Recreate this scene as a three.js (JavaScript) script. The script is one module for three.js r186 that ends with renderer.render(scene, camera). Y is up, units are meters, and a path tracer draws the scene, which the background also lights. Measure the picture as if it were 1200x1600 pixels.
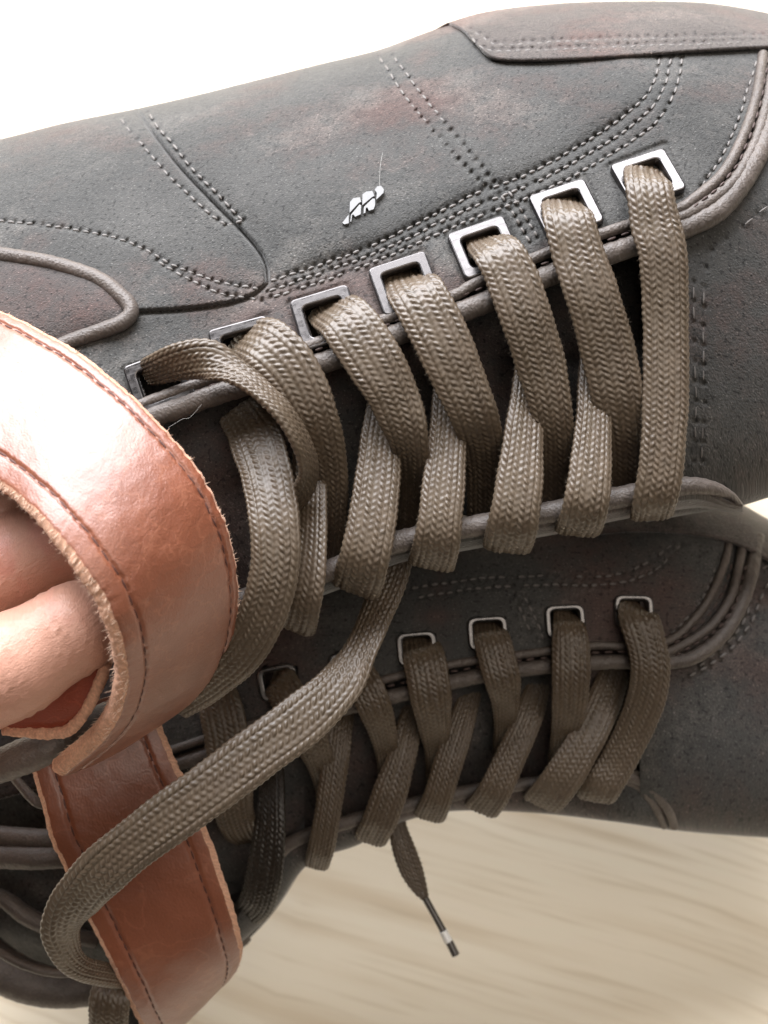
import * as THREE from 'three';
import { ImprovedNoise } from 'three/addons/math/ImprovedNoise.js';
import { mergeGeometries, mergeVertices } from 'three/addons/utils/BufferGeometryUtils.js';
import { MarchingCubes } from 'three/addons/objects/MarchingCubes.js';
import { RectAreaLightUniformsLib } from 'three/addons/lights/RectAreaLightUniformsLib.js';

// ---------------------------------------------------------------- camera, lights, exposure
const scene = new THREE.Scene();
scene.background = new THREE.Color(0x000000);
const D0 = 0.23;                       // camera to the plane of the lacing
const PXM = 0.19 / 1600;               // metres per photograph pixel in that plane
const FLOOR_H = 0.15;                  // height of the lacing plane's centre over the floor
const RIG_Q = new THREE.Quaternion().setFromEuler(new THREE.Euler(-THREE.MathUtils.degToRad(74), 0, 0));
const RIG_P = new THREE.Vector3(0, FLOOR_H, 0);
const toWorld = (v) => v.clone().applyQuaternion(RIG_Q).add(RIG_P);
const camera = new THREE.PerspectiveCamera(2 * Math.atan(0.095 / D0) * 180 / Math.PI, 0.75, 0.01, 40);
camera.position.copy(toWorld(new THREE.Vector3(0, 0, D0)));
camera.quaternion.copy(RIG_Q);
camera.focus = 0.229;
camera.userData.fStop = 18;
scene.add(camera);
const renderer = new THREE.WebGLRenderer({ antialias: true });
renderer.setSize(768, 1024);
renderer.shadowMap.enabled = true;
renderer.toneMapping = THREE.LinearToneMapping;
renderer.toneMappingExposure = 0.92;
RectAreaLightUniformsLib.init();
const WINDOW = { pos: [-0.28, 1.2, 0.46], w: 1.7, h: 1.15, power: 18.5, color: 0xf7f9ff };   // in the rig's axes: unseen daylight source, up and left of the picture
const OVERHEAD = { pos: [0.4, 0.25, 1.25], w: 1.2, h: 1.2, power: 1.3, color: 0xfff1e2 };  // unseen, out of view; softly lights the shaded side from above
function areaLight(name, L) {
  const p = toWorld(new THREE.Vector3(...L.pos));
  const a = new THREE.RectAreaLight(L.color, L.power, L.w, L.h);
  a.name = name; a.position.copy(p); a.lookAt(RIG_P); scene.add(a);
  return a;
}
const windowLight = areaLight('unseen_window_light', WINDOW);
const overheadLight = areaLight('unseen_overhead_light', OVERHEAD);

// ---------------------------------------------------------------- helpers
let seed = 12345;
const rnd = () => { seed = (seed + 0x6d2b79f5) | 0; let t = Math.imul(seed ^ (seed >>> 15), 1 | seed); t = (t + Math.imul(t ^ (t >>> 7), 61 | t)) ^ t; return ((t ^ (t >>> 14)) >>> 0) / 4294967296; };
const rr = (a, b) => a + (b - a) * rnd();
const PN = new ImprovedNoise();
const noise = (x, y, z = 0) => PN.noise(x + 131.7, y + 57.3, z + 11.1);
function fbm(x, y, z = 0, o = 4) { let s = 0, a = 0.5; for (let i = 0; i < o; i++) { s += a * noise(x, y, z + i * 7.3); x *= 2.03; y *= 2.03; a *= 0.5; } return s; }
const clamp = (x, a = 0, b = 1) => Math.max(a, Math.min(b, x));
const lerp = (a, b, t) => a + (b - a) * t;
const sstep = (a, b, x) => { const t = clamp((x - a) / (b - a)); return t * t * (3 - 2 * t); };
// a place in the lacing plane's axes: photograph pixel of the sketch, millimetres towards the eye
function Q(px, py, w) { const k = (D0 - w / 1000) / D0; return new THREE.Vector3((px - 600) * PXM * k, (800 - py) * PXM * k, w / 1000); }
// Catmull-Rom through points of any number of values, resampled at about `step` units of the first dims values
function spl(pts, step, dims = 2) {
  const dense = [], n = pts.length;
  for (let i = 0; i < n - 1; i++) {
    const p0 = pts[Math.max(0, i - 1)], p1 = pts[i], p2 = pts[i + 1], p3 = pts[Math.min(n - 1, i + 2)];
    for (let k = 0; k < 24; k++) {
      const t = k / 24, t2 = t * t, t3 = t2 * t;
      dense.push(p1.map((_, c) => 0.5 * (2 * p1[c] + (p2[c] - p0[c]) * t + (2 * p0[c] - 5 * p1[c] + 4 * p2[c] - p3[c]) * t2 + (3 * p1[c] - p0[c] - 3 * p2[c] + p3[c]) * t3)));
    }
  }
  dense.push([...pts[n - 1]]);
  if (!step) return dense;
  const L = [0];
  for (let i = 1; i < dense.length; i++) { let s = 0; for (let c = 0; c < dims; c++) s += (dense[i][c] - dense[i - 1][c]) ** 2; L.push(L[i - 1] + Math.sqrt(s)); }
  const total = L[L.length - 1], m = Math.max(2, Math.round(total / step)), out = [];
  let j = 0;
  for (let i = 0; i <= m; i++) {
    const d = total * i / m;
    while (j < L.length - 2 && L[j + 1] < d) j++;
    const t = clamp((d - L[j]) / Math.max(1e-9, L[j + 1] - L[j]));
    out.push(dense[j].map((v, c) => lerp(v, dense[j + 1][c], t)));
  }
  return out;
}
// y as a smooth function of x
function fx(pts) {
  const m = pts.map((p, i) => { const a = pts[Math.max(0, i - 1)], b = pts[Math.min(pts.length - 1, i + 1)]; return (b[1] - a[1]) / (b[0] - a[0]); });
  return (x) => {
    if (x <= pts[0][0]) return pts[0][1] + m[0] * (x - pts[0][0]);
    const n = pts.length - 1;
    if (x >= pts[n][0]) return pts[n][1] + m[n] * (x - pts[n][0]);
    let i = 0; while (pts[i + 1][0] < x) i++;
    const h = pts[i + 1][0] - pts[i][0], t = (x - pts[i][0]) / h, t2 = t * t, t3 = t2 * t;
    return (2 * t3 - 3 * t2 + 1) * pts[i][1] + (t3 - 2 * t2 + t) * h * m[i] + (-2 * t3 + 3 * t2) * pts[i + 1][1] + (t3 - t2) * h * m[i + 1];
  };
}
const inside = (poly, x, y) => { let c = false; for (let i = 0, j = poly.length - 1; i < poly.length; j = i++) { const [xi, yi] = poly[i], [xj, yj] = poly[j]; if ((yi > y) !== (yj > y) && x < (xj - xi) * (y - yi) / (yj - yi) + xi) c = !c; } return c; };
// grid of points f(i, j) -> Vector3 (axes of the lacing plane), uv in metres across that plane
function grid(nu, nv, f, { keep, uvf, closeV = false, colors } = {}) {
  const pos = new Float32Array((nu + 1) * (nv + 1) * 3), uv = new Float32Array((nu + 1) * (nv + 1) * 2), idx = [], col = colors ? new Float32Array((nu + 1) * (nv + 1) * 3) : null;
  for (let j = 0, k = 0; j <= nv; j++) for (let i = 0; i <= nu; i++, k++) {
    const p = f(i, j);
    pos[3 * k] = p.x; pos[3 * k + 1] = p.y; pos[3 * k + 2] = p.z;
    const t = uvf ? uvf(i, j, p) : [p.x + p.z * 0.3, p.y - p.z * 0.6];
    uv[2 * k] = t[0]; uv[2 * k + 1] = t[1];
    if (col) { const c = colors(i, j, p); col[3 * k] = c[0]; col[3 * k + 1] = c[1]; col[3 * k + 2] = c[2]; }
  }
  for (let j = 0; j < nv; j++) for (let i = 0; i < nu; i++) {
    if (keep && !keep(i, j)) continue;
    const a = j * (nu + 1) + i, b = a + 1, c = a + nu + 1, d = c + 1;
    idx.push(a, b, d, a, d, c);
  }
  const g = new THREE.BufferGeometry();
  g.setAttribute('position', new THREE.BufferAttribute(pos, 3));
  g.setAttribute('uv', new THREE.BufferAttribute(uv, 2));
  if (col) g.setAttribute('color', new THREE.BufferAttribute(col, 3));
  g.setIndex(idx); g.computeVertexNormals();
  return g;
}
// tube through points [px, py, w, radius in pixels]
function tubeGeo(pts, step = 5, seg = 12, rough = 0, flat = 1) {
  const c = spl(pts.map(([x, y, w, r]) => { const p = Q(x, y, w); return [p.x, p.y, p.z, r * PXM]; }), step * PXM, 3);
  const n = c.length - 1, V = c.map((p) => new THREE.Vector3(p[0], p[1], p[2]));
  let up = new THREE.Vector3(0, 0, 1);
  const frames = V.map((p, i) => {
    const t = V[Math.min(n, i + 1)].clone().sub(V[Math.max(0, i - 1)]).normalize();
    const s = new THREE.Vector3().crossVectors(t, up); if (s.lengthSq() < 1e-4) s.set(1, 0, 0); s.normalize();
    return { t, s, u: new THREE.Vector3().crossVectors(s, t) };
  });
  const g = grid(seg, n + 2, (i, j) => {
    const k = clamp(j - 1, 0, n), a = i / seg * Math.PI * 2, f = frames[k];
    let r = (j === 0 || j === n + 2) ? 1e-6 : c[k][3];
    if (rough) r *= 1 + rough * fbm(V[k].x * 900, V[k].y * 900 + Math.cos(a), Math.sin(a));
    return V[k].clone().addScaledVector(f.s, Math.cos(a) * r).addScaledVector(f.u, Math.sin(a) * r * flat);
  });
  return g;
}
function box(w, h, d, x = 0, y = 0, z = 0) { const g = new THREE.BoxGeometry(w, h, d); g.translate(x, y, z); return g; }
const clean = (g) => { for (const k of Object.keys(g.attributes)) if (!['position', 'normal', 'uv'].includes(k)) g.deleteAttribute(k); return g.index ? g : mergeVertices(g); };
const merge = (list) => mergeGeometries(list.map(clean));

const used = {};
const numbered = (n) => { used[n] = (used[n] ?? -1) + 1; return used[n] ? n + '_' + String(used[n]).padStart(3, '0') : n; };
// a thing: a Group at its base, turned as the lacing plane is
function thing(name, label, category, base, group) {
  const g = new THREE.Group(); g.name = numbered(name);
  g.position.copy(toWorld(base)); g.quaternion.copy(RIG_Q);
  g.userData = { label, category }; if (group) g.userData.group = group;
  g.userData_base = base; bases.set(g, base.clone());
  scene.add(g); return g;
}
const bases = new Map();
function part(name, geo, mat, parent, { kind, label } = {}) {
  let root = parent; while (root.parent && root.parent !== scene) root = root.parent;
  const b = bases.get(root); geo.translate(-b.x, -b.y, -b.z);
  const m = new THREE.Mesh(geo, mat); m.name = name; m.castShadow = m.receiveShadow = true;
  if (kind) m.userData.kind = kind; if (label) m.userData.label = label;
  parent.add(m); return m;
}

// ---------------------------------------------------------------- materials
function tex(size, f, srgb = true) {
  const d = new Uint8Array(size * size * 4);
  for (let y = 0, k = 0; y < size; y++) for (let x = 0; x < size; x++, k += 4) { const c = f(x / size, y / size); d[k] = clamp(c[0]) * 255; d[k + 1] = clamp(c[1]) * 255; d[k + 2] = clamp(c[2]) * 255; d[k + 3] = 255; }
  const t = new THREE.DataTexture(d, size, size); t.wrapS = t.wrapT = THREE.MirroredRepeatWrapping; t.magFilter = THREE.LinearFilter; t.minFilter = THREE.LinearMipmapLinearFilter; t.generateMipmaps = true;
  if (srgb) t.colorSpace = THREE.SRGBColorSpace; t.needsUpdate = true; return t;
}
const rep = (t, m) => { t.repeat.set(1 / m, 1 / m); return t; };
const mixc = (a, b, t) => [lerp(a[0], b[0], t), lerp(a[1], b[1], t), lerp(a[2], b[2], t)];
// nubuck: charcoal green-grey, dusty pale patches, red-brown rub, dark pores
const pores = []; for (let i = 0; i < 900; i++) pores.push([rnd(), rnd(), rr(0.0006, 0.0022)]);
const poreCell = new Map(); for (const p of pores) { const k = (p[0] * 40 | 0) + '_' + (p[1] * 40 | 0); if (!poreCell.has(k)) poreCell.set(k, []); poreCell.get(k).push(p); }
function pore(u, v) { let m = 0; for (let a = -1; a < 2; a++) for (let b = -1; b < 2; b++) for (const p of poreCell.get(((u * 40 | 0) + a) + '_' + ((v * 40 | 0) + b)) || []) { const d = Math.hypot(u - p[0], v - p[1]) / p[2]; if (d < 1) m = Math.max(m, 1 - d * d); } return m; }
const nubuckMap = tex(1536, (u, v) => {
  const grit = noise(u * 210, v * 210, 3) * 0.55 + noise(u * 430, v * 430, 7) * 0.5, mid = fbm(u * 40, v * 40, 21, 4);
  const big = fbm(u * 3.2, v * 4.2, 1, 3) + 0.28 * mid, red = sstep(-0.08, 0.42, fbm(u * 3.5 + 9, v * 4, 5, 4) + 0.2 * mid + 0.1 * grit), dust = sstep(0.02, 0.6, fbm(u * 5, v * 6 + 4, 9, 4) + 0.42 * mid + 0.25 * grit);
  let c = mixc([0.243, 0.244, 0.240], [0.325, 0.322, 0.315], clamp(big * 1.1 + 0.5));
  c = mixc(c, [0.33, 0.262, 0.246], red * 0.9);
  c = mixc(c, [0.455, 0.438, 0.42], dust * 0.48);
  const speck = sstep(0.3, 0.55, noise(u * 130, v * 130, 31)) * 0.34, pale = sstep(0.42, 0.6, noise(u * 260, v * 260, 44)) * 0.5;
  const k = 1 + grit * 0.2 - pore(u, v) * 0.5 - speck + pale;
  return [c[0] * k, c[1] * k, c[2] * k];
});
const grainBump = tex(1024, (u, v) => { const h = 0.5 + 0.14 * fbm(u * 80, v * 80, 2, 3) + 0.14 * noise(u * 240, v * 240, 4) + 0.14 * noise(u * 420, v * 420, 9) - 0.3 * pore(u, v); return [h, h, h]; }, false);
rep(nubuckMap, 0.11); rep(grainBump, 0.09);
const nubuck = (tint, o = {}) => new THREE.MeshPhysicalMaterial({ map: nubuckMap, color: tint, roughness: 0.78, bumpMap: grainBump, bumpScale: 0.0004, sheen: 0.75, sheenRoughness: 0.75, sheenColor: new THREE.Color(0.95, 0.95, 0.94), specularIntensity: 0.5, ...o });
const M = {};
M.nubuck = nubuck(new THREE.Color(0.7, 0.69, 0.68));
M.overlay = nubuck(new THREE.Color(0.9, 0.76, 0.72));
M.collar = nubuck(new THREE.Color(0.74, 0.64, 0.62));
const smoothMap = rep(tex(512, (u, v) => { const k = 1 + 0.25 * fbm(u * 8, v * 8, 3, 4) + 0.12 * noise(u * 120, v * 120); return [0.325 * k, 0.294 * k, 0.273 * k]; }), 0.06);
const smoothBump = rep(tex(512, (u, v) => { const h = 0.5 + 0.4 * fbm(u * 40, v * 40, 6, 3); return [h, h, h]; }, false), 0.02);
M.piping = new THREE.MeshPhysicalMaterial({ map: smoothMap, roughness: 0.5, bumpMap: smoothBump, bumpScale: 0.0003, specularIntensity: 0.8 });
M.thread = new THREE.MeshPhysicalMaterial({ color: new THREE.Color(0.125, 0.113, 0.105), roughness: 0.6 });
M.threadDark = new THREE.MeshPhysicalMaterial({ color: new THREE.Color(0.05, 0.03, 0.025), roughness: 0.7 });
M.threadRed = new THREE.MeshPhysicalMaterial({ color: new THREE.Color(0.07, 0.025, 0.018), roughness: 0.7 });
const metalRough = rep(tex(256, (u, v) => { const h = 0.62 + 0.35 * fbm(u * 22, v * 22, 2, 4) + 0.25 * sstep(0.2, 0.5, noise(u * 6, v * 90, 4)); return [h, h, h]; }, false), 0.02);
M.metal = new THREE.MeshPhysicalMaterial({ color: new THREE.Color(0.1, 0.094, 0.093), metalness: 0.95, roughness: 0.5, roughnessMap: metalRough });
M.wire = new THREE.MeshPhysicalMaterial({ color: new THREE.Color(0.15, 0.145, 0.143), metalness: 0.9, roughness: 0.5, roughnessMap: metalRough });
M.emblem = new THREE.MeshPhysicalMaterial({ color: new THREE.Color(0.13, 0.128, 0.127), metalness: 0.1, roughness: 0.5 });
M.lace = new THREE.MeshPhysicalMaterial({ color: 0xffffff, vertexColors: true, roughness: 0.4, specularIntensity: 1 });
M.laceFibre = new THREE.MeshPhysicalMaterial({ color: new THREE.Color(0.16, 0.125, 0.09), roughness: 0.8 });
M.aglet = new THREE.MeshPhysicalMaterial({ color: new THREE.Color(0.05, 0.042, 0.036), roughness: 0.2, clearcoat: 1, clearcoatRoughness: 0.08 });
M.agletGlint = new THREE.MeshPhysicalMaterial({ color: new THREE.Color(0.62, 0.6, 0.56), roughness: 0.25, clearcoat: 1 });  // pale colour for the glint painted on the aglet
// tan pull-up leather: orange-brown, creases, paler rubbed streaks
const tanMap = rep(tex(1024, (u, v) => {
  const a = fbm(u * 6, v * 6, 4, 5), b = fbm(u * 22, v * 9, 8, 4), fine = noise(u * 200, v * 200, 2) * 0.05;
  let c = mixc([0.505, 0.29, 0.202], [0.575, 0.35, 0.255], clamp(a * 0.9 + 0.5));
  c = mixc(c, [0.52, 0.30, 0.215], sstep(0.1, 0.4, b) * 0.5);
  const crease = 1 - sstep(0.0, 0.035, Math.abs(fbm(u * 7 + 3, v * 12, 12, 3)));
  c = mixc(c, [0.68, 0.46, 0.36], crease * 0.35);
  return c.map((x) => x * (1 + fine));
}), 0.08);
const tanBump = rep(tex(1024, (u, v) => { const cr = 1 - sstep(0.0, 0.06, Math.abs(fbm(u * 9 + 3, v * 14, 12, 4))); const h = 0.6 + 0.1 * fbm(u * 60, v * 60, 2, 3) - 0.07 * cr + 0.1 * noise(u * 160, v * 160, 3) + 0.4 * fbm(u * 9, v * 14, 5, 3); return [h, h, h]; }, false), 0.07);
M.tan = new THREE.MeshPhysicalMaterial({ map: tanMap, color: new THREE.Color(0.76, 0.72, 0.68), roughness: 0.44, bumpMap: tanBump, bumpScale: 0.00035, specularIntensity: 1, clearcoat: 0.7, clearcoatRoughness: 0.37 });
M.redLeather = new THREE.MeshPhysicalMaterial({ map: tanMap, color: new THREE.Color(0.85, 0.52, 0.5), roughness: 0.45, bumpMap: tanBump, bumpScale: 0.0003 });
const rawMap = rep(tex(512, (u, v) => { const k = 1 + 0.3 * fbm(u * 40, v * 40, 3, 4); return [0.74 * k, 0.57 * k, 0.47 * k]; }), 0.02);
M.raw = new THREE.MeshPhysicalMaterial({ map: rawMap, roughness: 0.95, sheen: 0.4, sheenColor: new THREE.Color(0.7, 0.5, 0.4) });
M.fibre = new THREE.MeshPhysicalMaterial({ color: new THREE.Color(0.55, 0.38, 0.28), roughness: 0.9 });
M.lint = new THREE.MeshPhysicalMaterial({ color: new THREE.Color(0.36, 0.35, 0.33), roughness: 0.8 });
M.suedeInside = new THREE.MeshPhysicalMaterial({ map: rawMap, color: new THREE.Color(0.28, 0.24, 0.2), roughness: 0.95 });
const skinMap = rep(tex(512, (u, v) => { const a = fbm(u * 5, v * 5, 2, 4), k = 1 + 0.04 * noise(u * 150, v * 150); let c = mixc([0.72, 0.54, 0.465], [0.775, 0.60, 0.52], clamp(a + 0.5)); c = mixc(c, [0.72, 0.46, 0.40], sstep(0.0, 0.4, fbm(u * 7 + 3, v * 7, 9, 4)) * 0.6); return c.map((x) => x * k); }), 0.06);
const skinBump = rep(tex(512, (u, v) => { const h = 0.5 + 0.25 * fbm(u * 14, v * 60, 6, 3) + 0.15 * noise(u * 120, v * 120); return [h, h, h]; }, false), 0.03);
M.skin = new THREE.MeshPhysicalMaterial({ map: skinMap, color: new THREE.Color(0.86, 0.82, 0.8), roughness: 0.5, bumpMap: skinBump, bumpScale: 0.00025, sheen: 0.15 });
const oak = tex(1024, (u, v) => {
  const warp = fbm(u * 2, v * 2, 8, 2) * 0.035, s = fbm(u * 3.0, (v + warp) * 40, 3, 4), t = fbm(u * 7, (v + warp) * 150, 6, 3), q = fbm(u * 2.1 + 4, (v + warp) * 9, 13, 3);
  let c = mixc([0.85, 0.80, 0.71], [0.885, 0.845, 0.765], clamp(0.5 + q));
  c = mixc(c, [0.785, 0.715, 0.61], sstep(-0.1, 0.45, s) * 0.7);
  c = mixc(c, [0.70, 0.625, 0.515], sstep(0.0, 0.45, t) * 0.4);
  return c;
});
oak.repeat.set(1 / 0.34, 1 / 0.34); oak.center.set(0, 0); oak.rotation = 0.0;
M.floor = new THREE.MeshPhysicalMaterial({ map: oak, roughness: 0.55, specularIntensity: 0.5 });

// ---------------------------------------------------------------- the setting: oak floor
{
  const g = new THREE.PlaneGeometry(8, 8, 1, 1); g.rotateX(-Math.PI / 2); g.rotateY(-0.3);
  const pos = g.attributes.position, uv = g.attributes.uv;   // grain runs along the plane's own x, which slopes down to the right
  const c = Math.cos(0.3), s = Math.sin(0.3);
  for (let i = 0; i < pos.count; i++) { const x = pos.getX(i), z = pos.getZ(i); uv.setXY(i, x * c + z * s, -x * s + z * c); }
  const f = new THREE.Mesh(g, M.floor); f.name = 'floor'; f.receiveShadow = true; f.castShadow = true;
  f.userData = { kind: 'structure', label: 'pale oak wooden floor with streaked grain under the shoes' };
  scene.add(f);
}
// unseen sources out of view: daylight from the upper left, soft light from above
{
  const mk = (name, label, category, L, light, sheet, frameMat, bars) => {
    const g = new THREE.Group(); g.name = name; g.userData = { label, category };
    g.position.copy(light.position); g.quaternion.copy(light.quaternion); scene.add(g);
    const add = (n, geo, m) => { const k = new THREE.Mesh(geo, m); k.name = n; k.castShadow = k.receiveShadow = true; g.add(k); };
    add(sheet, box(L.w, L.h, 0.006, 0, 0, 0.02), new THREE.MeshStandardMaterial({ color: 0x888888, emissive: L.color, emissiveIntensity: 0.8, roughness: 0.3 }));
    const t = 0.06, list = [box(L.w + 2 * t, t, 0.06, 0, L.h / 2 + t / 2, 0.02), box(L.w + 2 * t, t, 0.06, 0, -L.h / 2 - t / 2, 0.02), box(t, L.h, 0.06, -L.w / 2 - t / 2, 0, 0.02), box(t, L.h, 0.06, L.w / 2 + t / 2, 0, 0.02)];
    add(bars, merge(list), frameMat);
  };
  const white = new THREE.MeshStandardMaterial({ color: new THREE.Color(0.75, 0.74, 0.72), roughness: 0.4 });
  mk('window', 'unseen white framed daylight opening lighting the shoes from the upper left', 'window', WINDOW, windowLight, 'pane', white, 'frame');
  mk('unseen_overhead_lamp', 'unseen square warm light panel behind the camera, softening the shaded side', 'lamp', OVERHEAD, overheadLight, 'diffuser', white, 'frame');
}

// ================================================================ upper shoe
const w01 = fx([[-100, 7], [200, 6], [500, 5.5], [800, 4], [1000, 2], [1100, 0], [1200, -4], [1340, -11]]);
const T1 = fx([[-100, 770], [100, 705], [254, 646], [362, 608], [504, 567], [625, 521], [740, 480], [860, 430], [980, 385], [1080, 350], [1200, 330], [1340, 330]]);   // roll of the throat
const S1 = fx([[-100, 236], [0, 217], [100, 192], [210, 170], [300, 150], [400, 125], [500, 100], [590, 78], [640, 60], [690, 42], [760, 22], [860, 10], [950, 6], [1060, 6], [1120, 10], [1200, 24], [1340, 56]]);
const B1 = fx([[-100, 860], [900, 830], [1100, 800], [1160, 790], [1200, 778], [1340, 740]]);
function H1(px, py) {
  const T = T1(px), w0 = w01(px);
  if (py < T) { const t = clamp((T - py) / (T - S1(px)), 0, 0.9995); return w0 - 50 * (1 - Math.sqrt(1 - t * t)) - 2.2 * Math.sin(t * Math.PI) * sstep(0, .3, t); }
  const t = clamp((py - T) / (B1(px) - T), 0, 0.9995); return w0 - 28 * (1 - Math.pow(1 - Math.pow(t, 2.4), 1 / 2.4));
}
// relief of seams and stitch holes, on a raster of one value a pixel
const RX = -110, RY = -40, RW = 1480, RH = 1480;
const relief = () => new Float32Array(RW * RH);
function pit(a, x, y, r, d) { for (let j = Math.floor(y - 2 * r); j <= y + 2 * r; j++) for (let i = Math.floor(x - 2 * r); i <= x + 2 * r; i++) { const X = i - RX, Y = j - RY; if (X < 0 || Y < 0 || X >= RW || Y >= RH) continue; const v = -d * Math.exp(-((i - x) ** 2 + (j - y) ** 2) / (r * r)); const k = Y * RW + X; if (v < a[k]) a[k] = v; } }
function groove(a, pts, r, d) { for (const p of spl(pts, 2)) pit(a, p[0], p[1], r, d); }
function at(a, x, y) { const X = clamp(x - RX, 0, RW - 2), Y = clamp(y - RY, 0, RH - 2), i = X | 0, j = Y | 0, u = X - i, v = Y - j, k = j * RW + i; return lerp(lerp(a[k], a[k + 1], u), lerp(a[k + RW], a[k + RW + 1], u), v); }
// a row of stitches: holes into the relief, threads as capsules on the surface h
function capsule(a, b, r) {
  const d = b.clone().sub(a), L = d.length(), g = new THREE.SphereGeometry(1, 6, 5);
  g.scale(r, r, L / 2 + r * 0.4);
  g.applyQuaternion(new THREE.Quaternion().setFromUnitVectors(new THREE.Vector3(0, 0, 1), d.normalize()));
  const m = a.clone().add(b).multiplyScalar(0.5); g.translate(m.x, m.y, m.z); return g;
}
function stitches(list, a, h, pts, { gap = 15, r = 2.5, lift = 0.24, hole = 1.05, hr = 3.7, drop = 0.0 } = {}) {
  const c = spl(pts, gap);
  groove(a, pts, 5, 0.2);
  for (let i = 0; i < c.length; i++) { c[i][0] += rr(-1, 1); c[i][1] += rr(-1, 1); pit(a, c[i][0], c[i][1], hr * rr(0.8, 1.2), hole * rr(0.7, 1.15)); }
  for (let i = 0; i < c.length - 1; i++) {
    if (rnd() < drop) continue;
    const [x0, y0] = c[i], [x1, y1] = c[i + 1], P = (t, l) => { const x = lerp(x0, x1, t) + rr(-0.7, 0.7), y = lerp(y0, y1, t) + rr(-0.7, 0.7); return Q(x, y, h(x, y) + l); };
    list.push(capsule(P(0.26, lift - 0.05), P(0.86, lift), r * PXM * rr(0.85, 1.15)));
  }
}
const rel1 = relief();
function add(a, f) { for (let j = 0; j < RH; j++) for (let i = 0; i < RW; i++) a[j * RW + i] += f(i + RX, j + RY); }
const base1 = Q(600, 420, -30);
const shoe1 = thing('shoe', 'upper dark grey nubuck lace-up shoe with the small white emblem on its side', 'shoe', base1);
{
  const th = [], thO = [], thV = [];
  const wave = (x, y) => 0.1 * noise(x / 5, y / 5, 9) + 0.3 * fbm(x / 70, y / 70, 1, 3) + 1.1 * noise(x / 210, y / 150, 4) * sstep(0, 40, y - S1(x)) * sstep(60, 160, T1(x) - y);
  const h = (x, y) => H1(x, y) + at(rel1, x, y) + wave(x, y);
  
  // creases
  groove(rel1, [[205, 160], [240, 210], [280, 262], [330, 315], [370, 355], [400, 388], [415, 415], [418, 440]], 3.0, 2.2);
  groove(rel1, [[150, 492], [210, 489], [280, 485], [340, 478], [390, 465], [418, 444]], 3, 1.9);
  groove(rel1, [[740, 100], [750, 150], [735, 200]], 20, 0.25);
  for (const p of [
    [[186, 184], [190, 190], [220, 225], [260, 270], [300, 310], [352, 353]], [[232, 176], [245, 196], [300, 262], [340, 305], [380, 345]], [[352, 353], [380, 345]],
    [[592, 88], [602, 104], [640, 160], [700, 230], [757, 292]], [[614, 86], [626, 105], [660, 150], [715, 215], [772, 285]],
    [[420, 440], [500, 414], [600, 376], [740, 305], [830, 270], [930, 213], [1000, 160], [1025, 120], [1030, 90]],
    [[418, 455], [500, 428], [605, 388], [740, 323], [838, 285], [945, 225], [1012, 176], [1040, 130], [1048, 90]],
    [[410, 470], [500, 441], [610, 399], [740, 341], [850, 299], [960, 238], [1025, 192], [1056, 140], [1066, 90]],
    [[-80, 340], [0, 346], [100, 356], [200, 378], [270, 414], [330, 438], [405, 452]], [[245, 408], [300, 440], [350, 460], [400, 468]],
    [[1183, 92], [1165, 150], [1145, 210], [1112, 270], [1078, 315]],
    [[780, 302], [800, 330], [828, 380]], [[792, 296], [814, 328], [840, 372]],
  ]) stitches(th, rel1, h, p, { drop: 0.06 });
  { // panels that lap over one another: the eyestay lies lower than the side panel; leather puffs up between its seams
    const lap = fx([[120, 494], [150, 492], [210, 489], [280, 485], [340, 478], [390, 465], [420, 452]]), row = fx([[418, 446], [500, 420], [600, 384], [740, 312], [830, 277], [930, 220], [1000, 168], [1036, 120]]), seam = (y) => fx([[150, 199], [210, 240], [262, 280], [315, 330], [355, 370], [400, 404]])(y);
    add(rel1, (x, y) => {
      if (y > 700 || y < 20 || x < 100 || x > 1100) return 0;
      let d = 0;
      if (x < 418) { const e = y - lap(x); d -= 0.85 * sstep(-1.5, 2.5, e) * (1 - sstep(20, 120, e)) * sstep(130, 200, x) * (1 - sstep(360, 418, x)); }
      if (y < 420 && y > 150) { const e = x - seam(y); d -= 0.55 * sstep(-1.5, 2, e) * (1 - sstep(12, 60, e)) * (1 - sstep(350, 420, y)); }
      if (x > 418 && x < 1034) { const e = row(x) - y; d += sstep(418, 500, x) * (1 - sstep(960, 1034, x)) * (0.7 * sstep(4, 40, e) * (1 - sstep(60, 240, e)) - 0.25 * sstep(-34, -20, -Math.abs(e + 12))); }
      return d;
    });
    for (const [x, y, a] of [[1011, 283, -21.5], [884, 332, -21.5], [757, 392, -21.5], [633, 448, -20], [510, 500, -18], [382, 548, -16], [252, 600, -21]]) {
      const c = Math.cos(a * Math.PI / 180), s = Math.sin(a * Math.PI / 180), k = (u, v) => [x + u * c - v * s, y + u * s + v * c];
      for (let e = -45; e <= 45; e += 3) for (const [u, v] of [[e, -44], [e, 42], [-48, e * 0.95], [48, e * 0.95]]) { const [X, Y] = k(u, v); pit(rel1, X, Y, 5, 0.7); }
    }
  }
  // quarter: the side panel from the throat edge over the silhouette and round behind
  const low = fx([[-100, 745], [100, 680], [215, 634], [340, 588], [471, 544], [600, 499], [708, 462], [746, 442], [858, 395], [950, 362], [1030, 335], [1075, 318], [1130, 268], [1165, 202], [1188, 110], [1200, 56]]);
  const EY = [[1011, 283, -21.5], [884, 332, -21.5], [757, 392, -21.5], [633, 448, -20], [510, 500, -18], [382, 548, -16], [252, 600, -21]];
  const hole = EY.map(([x, y, a]) => { const c = Math.cos(a * Math.PI / 180), s = Math.sin(a * Math.PI / 180); return (px, py) => { const u = (px - x) * c + (py - y) * s, v = -(px - x) * s + (py - y) * c; return Math.abs(u) < 31 && Math.abs(v) < 28; }; });
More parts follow.
